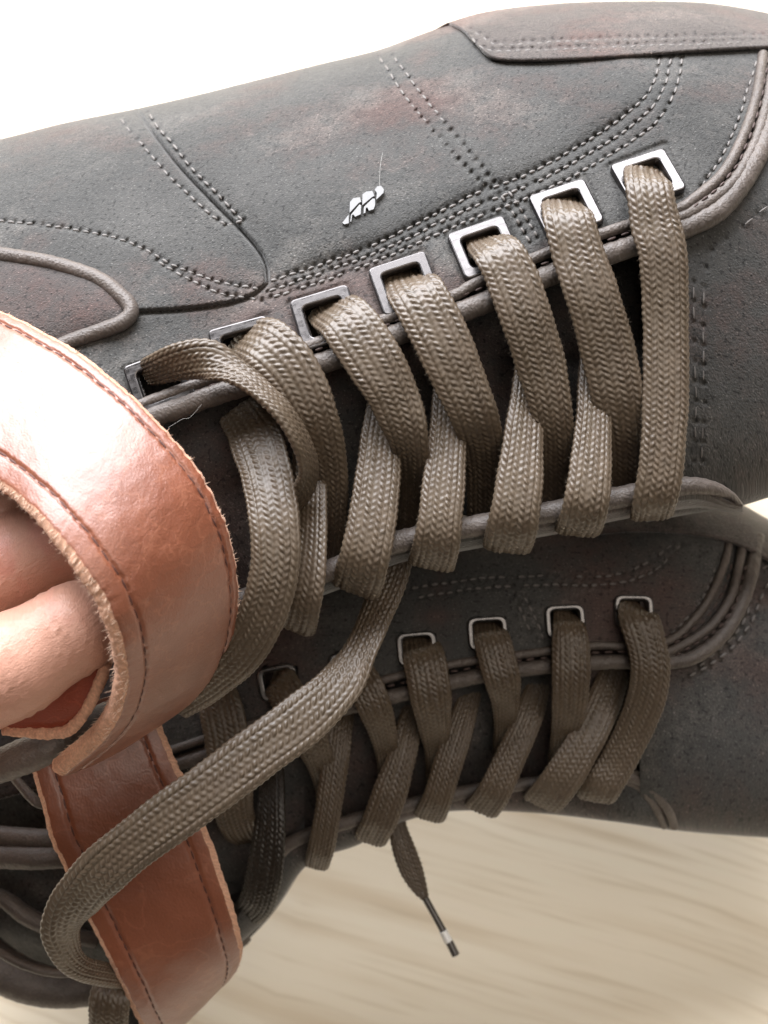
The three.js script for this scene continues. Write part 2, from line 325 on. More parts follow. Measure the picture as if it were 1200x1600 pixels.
  const NU = 720, NV = 276, XL = -90, XR = 1200, cx = (i) => XL + (XR - XL) * i / NU;
  const rowY = (i, j) => { const x = cx(i), T = low(x), S = S1(x); const t = j / 240; const e = T1(x) > T ? (T1(x) - T) / (T1(x) - S) : 0; const a = Math.asin(clamp(e)), ang = lerp(a, Math.PI / 2 * 0.985, t); return T1(x) - (T1(x) - S) * Math.sin(ang); };
  part('quarter_panel', grid(NU, NV, (i, j) => {
    const x = cx(i);
    if (j === 0) { const y = low(x) + 1; return Q(x, y, H1(x, y) - 2.2); }
    if (j <= 241) { const y = rowY(i, j - 1); return Q(x, y, H1(x, y) + at(rel1, x, y) + wave(x, y)); }
    const k = (j - 241) / 35, y = S1(x); return Q(x, y + 6 * k + 60 * k * k, H1(x, y) - 34 * k);
  }, { keep: (i, j) => { if (j < 1 || j > 241) return true; const x = cx(i), y = rowY(i, j - 1); return !hole.some((f) => f(x, y)); } }), M.nubuck, shoe1);
  // vamp: the front of the shoe under the quarter
  const VX0 = 1010, VX1 = 1345, VNU = 150, VNV = 330;
  for (const p of [[[1260, 290], [1200, 322], [1150, 362], [1115, 385], [1103, 420], [1099, 480], [1098, 560], [1100, 640], [1096, 720]], [[1084, 440], [1083, 500], [1085, 560], [1088, 640], [1084, 720]]]) stitches(thV, rel1, (x, y) => H1(x, y) - 1.4, p, { gap: 30, hr: 4.2, hole: 0.9, r: 1.7, drop: 0.4 });
  groove(rel1, [[1094, 400], [1090, 480], [1091, 560], [1095, 650], [1092, 740]], 3, 0.25);
  part('vamp', grid(VNU, VNV + 30, (i, j) => {
    const x = lerp(VX0, VX1, i / VNU), T = T1(x);
    const jj = clamp(j - 15, 0, VNV), a = lerp(-1, 1, jj / VNV) * Math.PI / 2 * 0.985, y = a < 0 ? T + (T - S1(x)) * Math.sin(a) : T + (B1(x) - T) * Math.sin(a);
    const back = j < 15 ? (15 - j) / 15 : j > VNV + 15 ? (j - VNV - 15) / 15 : 0, sg = j < 15 ? 1 : -1;
    return Q(x, y + sg * 50 * back * back, H1(x, y) - 1.6 + (back ? 0 : at(rel1, x, y)) - 26 * back + 0.2 * fbm(x / 60, y / 60, 3, 3));
  }), M.nubuck, shoe1);
  // overlay along the upper side, with a cut edge
  const ovLow = [[676, 30], [700, 38], [722, 48], [742, 68], [764, 89], [795, 95], [900, 93], [1000, 87], [1100, 80], [1200, 75], [1345, 70]];
  const ovl = fx(ovLow.map((p) => p)), OX0 = 678, relO = relief();
  for (const p of [[[722, 44], [745, 53], [766, 66], [790, 71], [900, 65], [1000, 62], [1100, 60], [1200, 58], [1340, 54]], [[735, 58], [768, 80], [900, 77], [1000, 73], [1100, 70], [1200, 66], [1340, 62]]]) stitches(thO, relO, (x, y) => H1(x, y) + 1.9, p, { gap: 15 });
  part('side_overlay', grid(330, 120, (i, j) => {
    const x = lerp(OX0, 1345, Math.pow(i / 330, 1.1)), S = S1(x), E = Math.max(ovl(x), S + 0.5), T = T1(x);
    const taper = sstep(OX0, OX0 + 22, x);
    if (j < 4) { return Q(x, E + 1.5 * Math.sin(j) + 1.2 * noise(x / 5, j), H1(x, E) + (-0.5 + 0.75 * j) * taper); }
    const e = Math.asin(clamp((T - E) / (T - S))), ang = lerp(e, Math.PI / 2 * 0.985, clamp((j - 4) / 90)), y = T - (T - S) * Math.sin(ang);
    const k = Math.max(0, j - 94) / 26;
    return Q(x, y - 4 * taper + 5 * k + 55 * k * k, H1(x, y) + (1.9 * taper) + at(relO, x, y) - 34 * k + 0.15 * fbm(x / 40, y / 40, 6, 3));
  }), M.overlay, shoe1);
  // left: padded collar behind its piping
  part('collar', grid(120, 100, (i, j) => {
    const x = lerp(-110, 214, i / 120), top = fx([[-110, 388], [0, 396], [80, 410], [150, 432], [190, 462], [214, 486]])(x), bot = fx([[-110, 640], [60, 560], [110, 536], [150, 522], [190, 506], [214, 488]])(x);
    const t = j / 100, y = lerp(top, bot, t), edge = Math.pow(Math.sin(Math.PI * clamp(t, 0.01, 0.99)), 0.5);
    return Q(x, y, H1(x, y) + 0.2 + 2.2 * edge * sstep(214, 150, x) + 0.3 * fbm(x / 50, y / 50, 4));
  }), M.collar, shoe1);
  const onS = (pts, lift, r) => pts.map(([x, y]) => [x, y, H1(x, y) + lift, r]);
  part('collar_piping', tubeGeo(onS([[-100, 386], [0, 398], [80, 411], [150, 434], [188, 461], [205, 484], [192, 503], [152, 519], [110, 534], [40, 566]], 0.9, 12.5), 4, 14, 0.12), M.piping, shoe1);
  // throat edge: thin ridge and rolled piping
  part('throat_ridge', tubeGeo(onS([[60, 700], [180, 647], [215, 634], [340, 588], [471, 544], [600, 499], [708, 462], [746, 441], [858, 394], [950, 362], [1000, 346], [1050, 330], [1078, 316], [1130, 270], [1165, 204], [1184, 140], [1192, 85]], 0.2, 9), 4, 10, 0.2), M.piping, shoe1);
  part('throat_piping', tubeGeo(onS([[60, 722], [150, 686], [254, 646], [362, 608], [504, 567], [625, 521], [740, 480], [860, 430], [980, 387], [1078, 353], [1130, 322], [1172, 265], [1200, 205], [1216, 140], [1226, 80]], -0.3, 17), 4, 16, 0.16), M.piping, shoe1);
  part('throat_ridge', tubeGeo(onS([[1040, 346], [1076, 334], [1142, 288], [1180, 222], [1200, 150], [1208, 82]], 0.1, 10.5), 4, 10, 0.2), M.piping, shoe1);
  const thE = [];
  const ro = relief();
  stitches(thE, ro, (x, y) => H1(x, y) + 0.5, [[215, 648], [340, 598], [471, 554], [600, 509], [740, 455], [858, 408], [950, 374], [1050, 344]], { gap: 22, r: 2 });
  stitches(thE, ro, (x, y) => H1(x, y) + 1, [[1080, 327], [1136, 280], [1172, 214], [1190, 150], [1200, 86]], { gap: 17, r: 2.2 });
  stitches(thE, ro, (x, y) => H1(x, y) + 1, [[1086, 344], [1152, 298], [1190, 230], [1206, 160]], { gap: 17, r: 2.2 });
  part('stitching', merge(th), M.thread, shoe1, { kind: 'stuff' });
  part('stitching', merge(thO), M.thread, shoe1, { kind: 'stuff' });
  part('stitching', merge(thV), M.thread, shoe1, { kind: 'stuff' });
  part('stitching', merge(thE), M.threadDark, shoe1, { kind: 'stuff' });
  // eyelets
  for (const [x, y, a] of EY) part('eyelet', eyeletGeo(x, y, a, 94, 86, 60, 54, H1, 1.5), M.metal, shoe1);
  // tongue under the laces
  const P2 = fx([[200, 1000], [380, 935], [517, 890], [625, 846], [746, 821], [867, 799], [971, 776], [1065, 760], [1160, 752]]);
  part('tongue', grid(110, 70, (i, j) => {
    const x = lerp(120, 1110, i / 110), t = j / 70, y = lerp(T1(x) - 130, P2(x) + 30, t);
    return Q(x, y, w01(x) - 12.5 - 14 * Math.pow(Math.abs(t - 0.45) * 1.6, 2.2) + 0.8 * fbm(x / 90, y / 90, 2, 3));
  }), M.nubuck, shoe1);
  // far edge of the throat: piping and the quarter that turns away below it
  part('throat_piping', tubeGeo([[240, 985, -6, 17], [380, 936, -3, 17], [517, 890, 0, 17], [625, 846, 0.5, 17.5], [746, 821, 0.5, 17], [867, 799, 0, 17], [971, 776, -1, 17], [1065, 760, -3, 15], [1110, 762, -5, 12], [1140, 774, -8, 8], [1157, 790, -11, 5]], 4, 16, 0.16), M.piping, shoe1);
  const prof = [[0, -1], [10, -1.6], [22, -4], [32, -9], [36, -15], [22, -23], [-40, -31], [-160, -38], [-320, -42]];
  part('quarter_panel', grid(150, 60, (i, j) => {
    const x = lerp(220, 1160, i / 150), k = j / 60 * (prof.length - 1), a = Math.min(prof.length - 2, k | 0), u = k - a;
    const shrink = lerp(1, 0.35, sstep(1080, 1160, x)), y = P2(x) + sstep(1080, 1160, x) * 36 + lerp(prof[a][0], prof[a + 1][0], u) * shrink;
    return Q(x, y, lerp(prof[a][1], prof[a + 1][1], u) - 6 * sstep(1020, 1160, x) + 0.3 * fbm(x / 60, k, 8));
  }), M.nubuck, shoe1);
  // unseen closing plate behind the shoe, keeps light out of its inside
  part('unseen_sole', grid(60, 16, (i, j) => {
    const x = lerp(-90, 1345, i / 60), t = j / 16, y0 = S1(x) + 66, y1 = lerp(700, 640, i / 60);
    return Q(x, lerp(y0, y1, t), lerp(H1(x, S1(x)) - 33, -44, t) - 6 * Math.sin(t * Math.PI));
  }), M.piping, shoe1);
  // emblem: two slanted marks in raised white enamel
  const E = (X, Y) => [500 + X / 8.571, 260 + Y / 8.571];
  const marks = [
    [[316, 824], [398, 704], [402, 832], [345, 846]],
    [[410, 676], [408, 520], [450, 462], [540, 452], [560, 520], [524, 540]],
    [[432, 706], [540, 560], [562, 575], [560, 706], [486, 740], [466, 706], [442, 712], [436, 806], [424, 812]],
    [[578, 572], [576, 410], [625, 372], [708, 366], [738, 440], [700, 462]],
    [[602, 600], [716, 480], [746, 486], [752, 575], [734, 640], [672, 660], [648, 610], [626, 616], [622, 690], [600, 698]],
    [[766, 500], [772, 400], [740, 352], [772, 300], [825, 296], [866, 352], [860, 402]],
  ];
  const c = Q(...E(590, 590), H1(569, 329));
  const n = normalAt(H1, 569, 329);
  const q = new THREE.Quaternion().setFromUnitVectors(new THREE.Vector3(0, 0, 1), n);
  const em = marks.map((m) => {
    const s = new THREE.Shape(m.map(([X, Y]) => { const [x, y] = E(X, Y); return new THREE.Vector2((x - 569) * PXM, (329 - y) * PXM / n.z); }));
    const g = new THREE.ExtrudeGeometry(s, { depth: 0.0012, bevelEnabled: true, bevelSize: 0.00003, bevelThickness: 0.00006, bevelSegments: 2 });
    g.applyQuaternion(q); g.translate(c.x, c.y, c.z); return g;
  });
  part('emblem', merge(em), M.emblem, shoe1, { label: 'small raised white emblem of slanted marks' });
  // lint caught on the nap
  const lintAt = (pts) => tubeGeo(pts.map(([x, y, l]) => [x, y, H1(x, y) + l, 0.22]), 4, 5);
  part('lint_fibre', lintAt([[598, 238, 1], [594, 262, 2], [593, 292, 1.6]]), M.lint, shoe1);
  part('lint_fibre', lintAt([[263, 668, 3], [285, 655, 3.5], [297, 652, 3.2], [315, 632, 3]]), M.lint, shoe1);
}
function normalAt(h, x, y) {
  const a = Q(x + 3, y, h(x + 3, y)).sub(Q(x - 3, y, h(x - 3, y))), b = Q(x, y - 3, h(x, y - 3)).sub(Q(x, y + 3, h(x, y + 3)));
  return a.cross(b).normalize();
}
// square metal eyelet with a rounded opening, lying on the surface h
function eyeletGeo(x, y, deg, ow, oh, iw, ih, h, thick, round = 7, iround = 12) {
  const rrect = (P, w, hh, r) => { w *= PXM / 2; hh *= PXM / 2; r *= PXM; P.moveTo(-w + r, -hh); P.lineTo(w - r, -hh); P.quadraticCurveTo(w, -hh, w, -hh + r); P.lineTo(w, hh - r); P.quadraticCurveTo(w, hh, w - r, hh); P.lineTo(-w + r, hh); P.quadraticCurveTo(-w, hh, -w, hh - r); P.lineTo(-w, -hh + r); P.quadraticCurveTo(-w, -hh, -w + r, -hh); return P; };
  const s = rrect(new THREE.Shape(), ow - 6, oh - 6, round); s.holes.push(rrect(new THREE.Path(), iw + 6, ih + 6, iround));
  const g = new THREE.ExtrudeGeometry(s, { depth: 0.0009, bevelEnabled: true, bevelSize: 3.4 * PXM, bevelThickness: thick * 0.00045, bevelSegments: 3, curveSegments: 6 });
  const n = normalAt(h, x, y);
  const r = -deg * Math.PI / 180, ax = Q(x + 3, y, h(x + 3, y)).sub(Q(x - 3, y, h(x - 3, y))).normalize(), ay = n.clone().cross(ax);
  const X = ax.clone().multiplyScalar(Math.cos(r)).addScaledVector(ay, Math.sin(r)), Y = n.clone().cross(X);
  g.applyMatrix4(new THREE.Matrix4().makeBasis(X, Y, n)); const c = Q(x, y, h(x, y) - 0.8); g.translate(c.x, c.y, c.z);
  return g;
}

// ================================================================ laces: flat braided tape
// control points [px, py, w, width in pixels, roll in degrees]
function laceGeo(pts, { thick = 1.8, tone = 1, amp = 0.46, ph = 0, cols = 8, pitch = 1.22 } = {}) {
  const c = spl(pts.map(([x, y, w, wd, roll = 0]) => { const p = Q(x, y, w); return [p.x, p.y, p.z, wd * PXM / 2 * (D0 - w / 1000) / D0, roll * Math.PI / 180]; }), 0.00029, 3);
  const n = c.length - 1, V = c.map((p) => new THREE.Vector3(p[0], p[1], p[2]));
  // width directions
  const W = [], N = []; let frozen = false, prev = null, chord = null;
  { let bx = 0, by = 0; for (let i = 1; i <= n; i++) { bx += V[i].x - V[i - 1].x; by += V[i].y - V[i - 1].y; } chord = new THREE.Vector2(bx, by).normalize(); }
  const raw = V.map((p, i) => {
    const t = V[Math.min(n, i + 4)].clone().sub(V[Math.max(0, i - 4)]).normalize();
    const l = Math.hypot(t.x, t.y); let d;
    if (l < 0.55 && i > n * 0.6) frozen = true;
    if (l > 0.12 && !frozen) { d = new THREE.Vector3(t.y / l, -t.x / l, 0); if (prev && d.dot(prev) < 0) d.negate(); const k = clamp((l - 0.12) / 0.3); if (prev) d.lerp(prev, 1 - Math.max(0.05, k)).normalize(); }
    else d = prev ? prev.clone() : new THREE.Vector3(chord.y, -chord.x, 0);
    prev = d.clone(); return { t, d };
  });
  for (let i = 0; i <= n; i++) {
    let d = new THREE.Vector3(); for (let k = -6; k <= 6; k++) d.add(raw[clamp(i + k, 0, n)].d);
    const t = raw[i].t; d.addScaledVector(t, -d.dot(t)).normalize();
    let nn = new THREE.Vector3().crossVectors(t, d).normalize();
    const a = c[i][4]; const d2 = d.clone().multiplyScalar(Math.cos(a)).addScaledVector(nn, Math.sin(a));
    nn = new THREE.Vector3().crossVectors(t, d2);
    W.push(d2); N.push(nn);
  }
  pitch *= 1 + 0.1 * (ph - 0.5);
  const K = 48, th = thick / 2000, A = amp / 1000;
  const h = (u, s, side) => {              // relief of the braid, u across -1..1, s along in metres
    const q = (u + 1) / 2 * cols + (side ? 0.5 : 0), ci = Math.floor(q), f = q - ci, sg = ci & 1 ? 1 : -1;
    const v = s / (pitch / 1000) + sg * (f - 0.5) * 0.56 + (ci & 1 ? 0.5 : 0) + ph + 0.22 * noise(ci * 3.1, s * 300, ph * 9) + 0.5 * noise(ph * 17, s * 40) + 0.25 * noise(u * 1.5, s * 120, ph * 3);
    const flatn = 0.75 + 0.5 * noise(u * 2.2, s * 170, ph * 13) + 0.35 * noise(ci * 4.7, s * 600, ph * 5);
    return Math.pow(Math.max(0, 1 - (2 * f - 1) ** 2), 0.4) * (0.28 + 0.8 * clamp(flatn, 0.35, 1.25) * Math.pow(0.5 + 0.5 * Math.cos(2 * Math.PI * v), 0.6)) - 0.45;
  };
  laceGeo.last = { V, W, N, half: c.map((p) => p[3]), n, th };
  const LEN = []; let sum = 0; for (let i = 0; i <= n; i++) { if (i) sum += V[i].distanceTo(V[i - 1]); LEN.push(sum); }
  const around = 2 * K;
  return grid(around, n + 2, (i, j) => {
    const k = clamp(j - 1, 0, n), side = i >= K && i < around ? 1 : 0, b = i % around, f = (b < K ? b : b - K) / K;
    let u = side ? 1 - 2 * f : -1 + 2 * f; u = Math.sign(u) * Math.sin(Math.abs(u) * Math.PI / 2) * 0.6 + u * 0.4;
    const prof = Math.pow(Math.max(0, 1 - u ** 4), 0.5), cap = j === 0 || j === n + 2 ? 0.02 : 1, s = LEN[k];
    const wob = 1 + 0.05 * noise(s * 160, ph * 5), bump = h(u, s, side) * A * (0.35 + 0.65 * prof);
    const off = (th * prof + bump) * (side ? -1 : 1) * cap;
    const edge = (c[k][3] * wob + 0.00009 * Math.cos(2 * Math.PI * s / (pitch / 1000)) * Math.abs(u) ** 6) * u;
    return V[k].clone().addScaledVector(W[k], edge).addScaledVector(N[k], off);
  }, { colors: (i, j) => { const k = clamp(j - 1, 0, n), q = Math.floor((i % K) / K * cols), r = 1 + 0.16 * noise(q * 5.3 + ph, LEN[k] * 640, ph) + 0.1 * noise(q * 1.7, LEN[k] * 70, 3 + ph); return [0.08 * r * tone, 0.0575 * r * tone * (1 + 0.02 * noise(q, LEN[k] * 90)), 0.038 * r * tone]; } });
}
function laceFuzz(list, count) {
  const { V, W, N, half, n, th } = laceGeo.last;
  for (let k = 0; k < count; k++) {
    const i = 1 + Math.floor(rnd() * (n - 2)), sd = rnd() < 0.5 ? -1 : 1, onEdge = rnd() < 0.7, u = onEdge ? sd : rr(-0.9, 0.9), p = V[i].clone().addScaledVector(W[i], half[i] * u * 0.97).addScaledVector(N[i], onEdge ? 0 : th * sd);
    const t = V[i + 1].clone().sub(V[i - 1]).normalize(), d = t.multiplyScalar(rr(-1.2, 1.2)).addScaledVector(W[i], onEdge ? sd : rr(-0.5, 0.5)).addScaledVector(N[i], onEdge ? rr(-0.6, 0.6) : sd * 0.6).normalize(), l = rr(0.0003, 0.0009);
    const g = new THREE.ConeGeometry(rr(0.00002, 0.000035), l, 3, 1); g.translate(0, l / 2, 0); g.applyQuaternion(new THREE.Quaternion().setFromUnitVectors(new THREE.Vector3(0, 1, 0), d)); g.translate(p.x, p.y, p.z); list.push(g);
  }
}
const lace1 = thing('shoelace', 'brown braided shoelace of the upper shoe, its loose end crossing the lower strap', 'shoelace', Q(700, 640, 0));
{
  const fz = [], strand = (pts, o = {}) => { part('lace_strand', laceGeo(pts, { ph: rnd(), ...o }), M.lace, lace1); laceFuzz(fz, 150); };
  // from the near eyelets down over the tongue
  strand([[1008, 262, -5, 66], [1008, 274, -1, 70], [1014, 292, 5.0, 74], [1024, 350, 6.2, 78], [1036, 400, 6.4, 76], [1040, 500, 4.8, 73], [1040, 620, 4.0, 72], [1034, 720, 3.6, 71], [1026, 770, 2.6, 70], [1020, 796, 0, 68], [1018, 806, -5, 66], [1022, 795, -11, 62]]);
  strand([[880, 312, -4, 62], [881, 322, 0, 72], [888, 340, 6.4, 78], [904, 400, 7.6, 82], [925, 460, 7.6, 85], [950, 550, 5, 84, 4], [968, 640, 2, 78, 8], [976, 720, -5, 66, 12], [974, 800, -13, 60, 14]]);
  strand([[752, 372, -4, 44], [758, 380, 1, 60, -8], [776, 392, 6.8, 76, -4], [798, 430, 8.2, 82], [820, 490, 8.2, 82], [845, 570, 5.8, 78, 3], [864, 660, 2.5, 64, 12], [868, 740, -5.5, 60, 16], [866, 820, -13, 58, 18]]);
  strand([[634, 430, -4, 60], [637, 440, 1.5, 76, -6], [652, 460, 7.4, 88], [686, 522, 9, 90], [716, 590, 8, 84], [744, 660, 5, 74, 8], [758, 730, -4, 64, 20], [758, 830, -13, 60, 20]]);
  strand([[510, 482, -4, 50], [516, 486, 2, 74, -14], [540, 500, 8, 88, -6], [582, 560, 9.6, 90], [615, 620, 8.5, 82], [638, 690, 5.5, 66, 18], [644, 760, -4, 56, 34], [640, 850, -13, 56, 34]]);
  strand([[376, 528, -3, 50], [384, 530, 3, 72, -14], [412, 538, 8.4, 92, -8], [455, 580, 9.8, 88], [490, 650, 8, 78, 6], [512, 730, 2, 64, 18], [518, 800, -4, 56, 26], [512, 880, -12, 54, 26]]);
  // the lowest near eyelet: rolled tape that turns over and hangs
  strand([[230, 584, 3, 40, 30], [244, 578, 7, 52, 34], [280, 566, 10.5, 62, 30], [322, 562, 12.5, 66, 8], [362, 578, 13.5, 54, -34], [404, 606, 14.5, 50, -52], [444, 646, 14.5, 52, -58], [472, 694, 12.5, 52, -62], [482, 735, 9, 48, -60], [468, 772, 5, 46, -50], [438, 800, 1, 44, -40]], {});
  // from under the near edge up and over the far piping
  strand([[930, 520, -2.5, 46], [928, 580, -0.5, 50, -10], [927, 660, 2.4, 58, -6], [922, 740, 4.8, 68], [916, 786, 5.0, 72], [908, 816, 2.4, 72], [902, 830, -2, 70], [904, 826, -8, 64]]);
  strand([[828, 520, -2.5, 40, -16], [823, 590, -0.2, 44, -16], [819, 670, 3, 62, -8], [812, 750, 5.4, 74], [804, 806, 5.6, 79], [797, 838, 3, 79], [792, 856, -1.8, 76], [796, 850, -8, 70]]);
  strand([[704, 560, -2.5, 44, -10], [702, 620, 0, 54, -10], [698, 700, 3, 62, -4], [691, 780, 5.4, 69], [685, 832, 5.6, 72], [679, 864, 3, 73], [674, 882, -1.8, 72], [678, 876, -8, 66]]);
  strand([[602, 600, -2.5, 46, -10], [598, 650, 0, 58, -10], [592, 730, 3.2, 70], [582, 810, 5.4, 76], [571, 866, 5.6, 79], [562, 900, 3, 80], [555, 920, -1.8, 78], [560, 914, -8, 72]]);
  strand([[482, 700, -3, 50], [484, 770, 0, 58, 20], [482, 840, 3.4, 66, 26], [474, 900, 5, 74, 22], [464, 945, 3.5, 80, 12], [455, 972, -1, 80], [452, 976, -6, 76]]);
  strand([[372, 640, -4, 70], [396, 680, 1, 82], [416, 740, 6, 82, 4], [428, 810, 9.5, 80], [430, 880, 10, 78, -4], [414, 950, 8.5, 76, -10], [380, 1015, 5, 74, -14], [330, 1062, 0, 70, -20], [270, 1100, -6, 66, -20]]);
  // the loose end
  strand([[622, 858, -13, 48, 0], [612, 900, -12, 54, 10], [590, 955, -9.5, 56, 24], [566, 1010, -5, 58, 32], [530, 1070, -1, 72, 10], [470, 1126, 3, 84, 0], [400, 1178, 6, 86], [320, 1238, 8, 86, -2], [240, 1296, 8, 84, -2], [170, 1352, 6, 82, -6], [120, 1406, 1, 80, -20], [99, 1450, -4, 72, -44], [108, 1490, -10, 56, -66], [130, 1513, -16, 44, -80], [168, 1523, -25, 40, -86], [215, 1530, -40, 40, -86]], { pitch: 1.4, cols: 8, amp: 0.48 });
  strand([[182, 1530, -33, 62], [172, 1560, -30, 64], [170, 1600, -32, 62], [178, 1660, -40, 60]]);
  part('lace_fuzz', merge(fz), M.laceFibre, lace1, { kind: 'stuff' });
}

// ================================================================ lower shoe
const w02 = fx([[-100, -38], [300, -38], [700, -36], [1000, -37], [1200, -42], [1345, -50]]);
const T2 = fx([[-100, 1300], [200, 1215], [300, 1182], [430, 1140], [514, 1112], [611, 1088], [731, 1059], [837, 1042], [954, 1033], [1054, 1033], [1200, 1020], [1345, 1020]]);
const S2 = fx([[-100, 840], [300, 770], [700, 735], [1000, 742], [1150, 787], [1200, 814], [1345, 890]]);
const B2 = fx([[-100, 1560], [430, 1400], [700, 1278], [830, 1268], [960, 1282], [1060, 1298], [1200, 1309], [1345, 1316]]);
function H2(px, py) {
  const T = T2(px), w0 = w02(px);
  if (py < T) { const t = clamp((T - py) / (T - S2(px)), 0, 0.9995); return w0 - 32 * (1 - Math.sqrt(1 - t * t)); }
  const t = clamp((py - T) / (B2(px) - T), 0, 0.9995); return w0 - 26 * (1 - Math.pow(1 - Math.pow(t, 2.2), 1 / 2.2));
}
const shoe2 = thing('shoe', 'lower dark grey nubuck lace-up shoe, shaded beneath the other above the floor', 'shoe', Q(700, 1060, -60));
{
  const rel2 = relief(), th = [], thE = [], ro = relief();
  const h = (x, y) => H2(x, y) + at(rel2, x, y);
  for (const p of [
    [[640, 920], [740, 905], [850, 900], [950, 900], [1010, 880], [1050, 850]], [[650, 934], [740, 920], [850, 914], [950, 913], [1022, 892], [1064, 850]],
    [[802, 930], [820, 968], [836, 1000]], [[818, 930], [836, 968], [850, 1000]],
    [[1122, 870], [1108, 914], [1086, 952], [1048, 992]],
  ]) stitches(th, rel2, h, p, { gap: 15, drop: 0.2 });
  const low = fx([[-100, 1276], [200, 1192], [430, 1116], [514, 1088], [596, 1062], [700, 1038], [812, 1023], [858, 1015], [925, 1008], [980, 1008], [1046, 1000], [1092, 958], [1117, 917], [1133, 876], [1146, 820], [1152, 800]]);
  const EY = [[988, 957, 1], [882, 972, -3], [762, 990, -4], [652, 1014, -5], [548, 1044, -9], [436, 1066, -12]];
  const hole = EY.map(([x, y]) => (px, py) => Math.abs(px - x) < 27 && Math.abs(py - y) < 23);
  const NU = 420, NV = 130, cx = (i) => lerp(-90, 1152, i / NU);
  const rowY = (i, j) => { const x = cx(i), T = T2(x), S = S2(x), e = Math.asin(clamp((T - Math.min(low(x), T)) / (T - S))), ang = lerp(e, Math.PI / 2 * 0.985, j / 110); return T - (T - S) * Math.sin(ang); };
  part('quarter_panel', grid(NU, NV, (i, j) => {
    const x = cx(i);
    if (j === 0) { const y = low(x) + 1; return Q(x, y, H2(x, y) - 2); }
    if (j <= 111) { const y = rowY(i, j - 1); return Q(x, y, H2(x, y) + at(rel2, x, y) + 0.25 * fbm(x / 70, y / 70, 4, 3)); }
    const k = (j - 111) / 19, y = S2(x); return Q(x, y + 30 * k * k, H2(x, y) - 26 * k);
  }, { keep: (i, j) => { if (j < 1 || j > 111) return true; const x = cx(i), y = rowY(i, j - 1); return !hole.some((f) => f(x, y)); } }), M.nubuck, shoe2);
  stitches(th, rel2, (x, y) => H2(x, y) - 1.3, [[1215, 890], [1190, 930], [1172, 975], [1130, 1025], [1075, 1058]], { gap: 19, hr: 4 });
  stitches(th, rel2, (x, y) => H2(x, y) - 1.3, [[1205, 880], [1182, 900], [1168, 960], [1140, 1000], [1090, 1042]], { gap: 19, hr: 4 });
  part('vamp', grid(130, 200, (i, j) => {
    const x = lerp(1000, 1345, i / 130), T = T2(x), jj = clamp(j - 12, 0, 176), a = lerp(-1, 1, jj / 176) * Math.PI / 2 * 0.985, y = a < 0 ? T + (T - S2(x)) * Math.sin(a) : T + (B2(x) - T) * Math.sin(a);
    const back = j < 12 ? (12 - j) / 12 : j > 188 ? (j - 188) / 12 : 0, sg = j < 12 ? 1 : -1;
    return Q(x, y + sg * 40 * back * back, H2(x, y) - 1.6 + (back ? 0 : at(rel2, x, y)) - 24 * back + 0.25 * fbm(x / 60, y / 60, 5, 3));
  }), M.nubuck, shoe2);
  const ovl = fx([[900, 838], [1000, 830], [1100, 838], [1150, 851], [1200, 876], [1345, 960]]);
  part('side_overlay', grid(140, 60, (i, j) => {
    const x = lerp(900, 1345, i / 140), S = S2(x), E = Math.max(ovl(x), S + 1), T = T2(x);
    if (j < 4) return Q(x, E + 1.5 * Math.sin(j) + noise(x / 5, j), H2(x, E) - 0.5 + 0.7 * j);
    const e = Math.asin(clamp((T - E) / (T - S))), y = T - (T - S) * Math.sin(lerp(e, Math.PI / 2 * 0.985, clamp((j - 4) / 44))), k = Math.max(0, j - 48) / 12;
    return Q(x, y - 3 + 30 * k * k, H2(x, y) + 1.7 - 26 * k);
  }), M.overlay, shoe2);
  const onS = (pts, lift, r) => pts.map(([x, y]) => [x, y, H2(x, y) + lift, r]);
  part('throat_piping', tubeGeo(onS([[200, 1218], [300, 1186], [430, 1142], [514, 1113], [611, 1089], [731, 1060], [837, 1043], [954, 1034], [1050, 1034], [1096, 1020], [1137, 982], [1162, 933], [1176, 884], [1184, 840]], -0.2, 14), 4, 14, 0.16), M.piping, shoe2);
  part('throat_ridge', tubeGeo(onS([[200, 1194], [430, 1118], [514, 1090], [596, 1063], [700, 1039], [812, 1023], [925, 1009], [980, 1009], [1046, 1000], [1092, 958], [1117, 917], [1133, 876], [1140, 840]], 0.2, 8), 4, 10, 0.2), M.piping, shoe2);
  part('throat_ridge', tubeGeo(onS([[1030, 1018], [1050, 1016], [1108, 980], [1142, 932], [1155, 880], [1163, 840]], 0.1, 9), 4, 10, 0.2), M.piping, shoe2);
  stitches(thE, ro, (x, y) => H2(x, y) + 0.8, [[600, 1074], [700, 1050], [812, 1033], [925, 1020], [1040, 1016]], { gap: 20 });
  stitches(thE, ro, (x, y) => H2(x, y) + 0.9, [[1050, 1008], [1100, 969], [1130, 924], [1144, 878]], { gap: 16 });
  stitches(thE, ro, (x, y) => H2(x, y) + 0.9, [[1052, 1026], [1122, 982], [1152, 934], [1166, 880]], { gap: 16 });
  part('stitching', merge(th), M.thread, shoe2, { kind: 'stuff' });
  part('stitching', merge(thE), M.threadDark, shoe2, { kind: 'stuff' });
  for (const [x, y, a] of EY) part('eyelet', eyeletGeo(x, y, a, 73, 61, 51, 43, H2, 1.8, 14, 12), M.wire, shoe2);
  const Qy = fx([[380, 1420], [450, 1320], [545, 1284], [630, 1260], [724, 1238], [830, 1224], [940, 1212], [1000, 1212], [1080, 1230]]);
  part('tongue', grid(90, 50, (i, j) => {
    const x = lerp(180, 1040, i / 90), t = j / 50, y = lerp(T2(x) - 175, Math.max(Qy(x), 1180) + 16, t);
    return Q(x, y, w02(x) - 7 - 14 * Math.pow(Math.abs(t - 0.4) * 1.7, 2) + 0.8 * fbm(x / 80, y / 80, 9, 3));
  }), M.nubuck, shoe2);
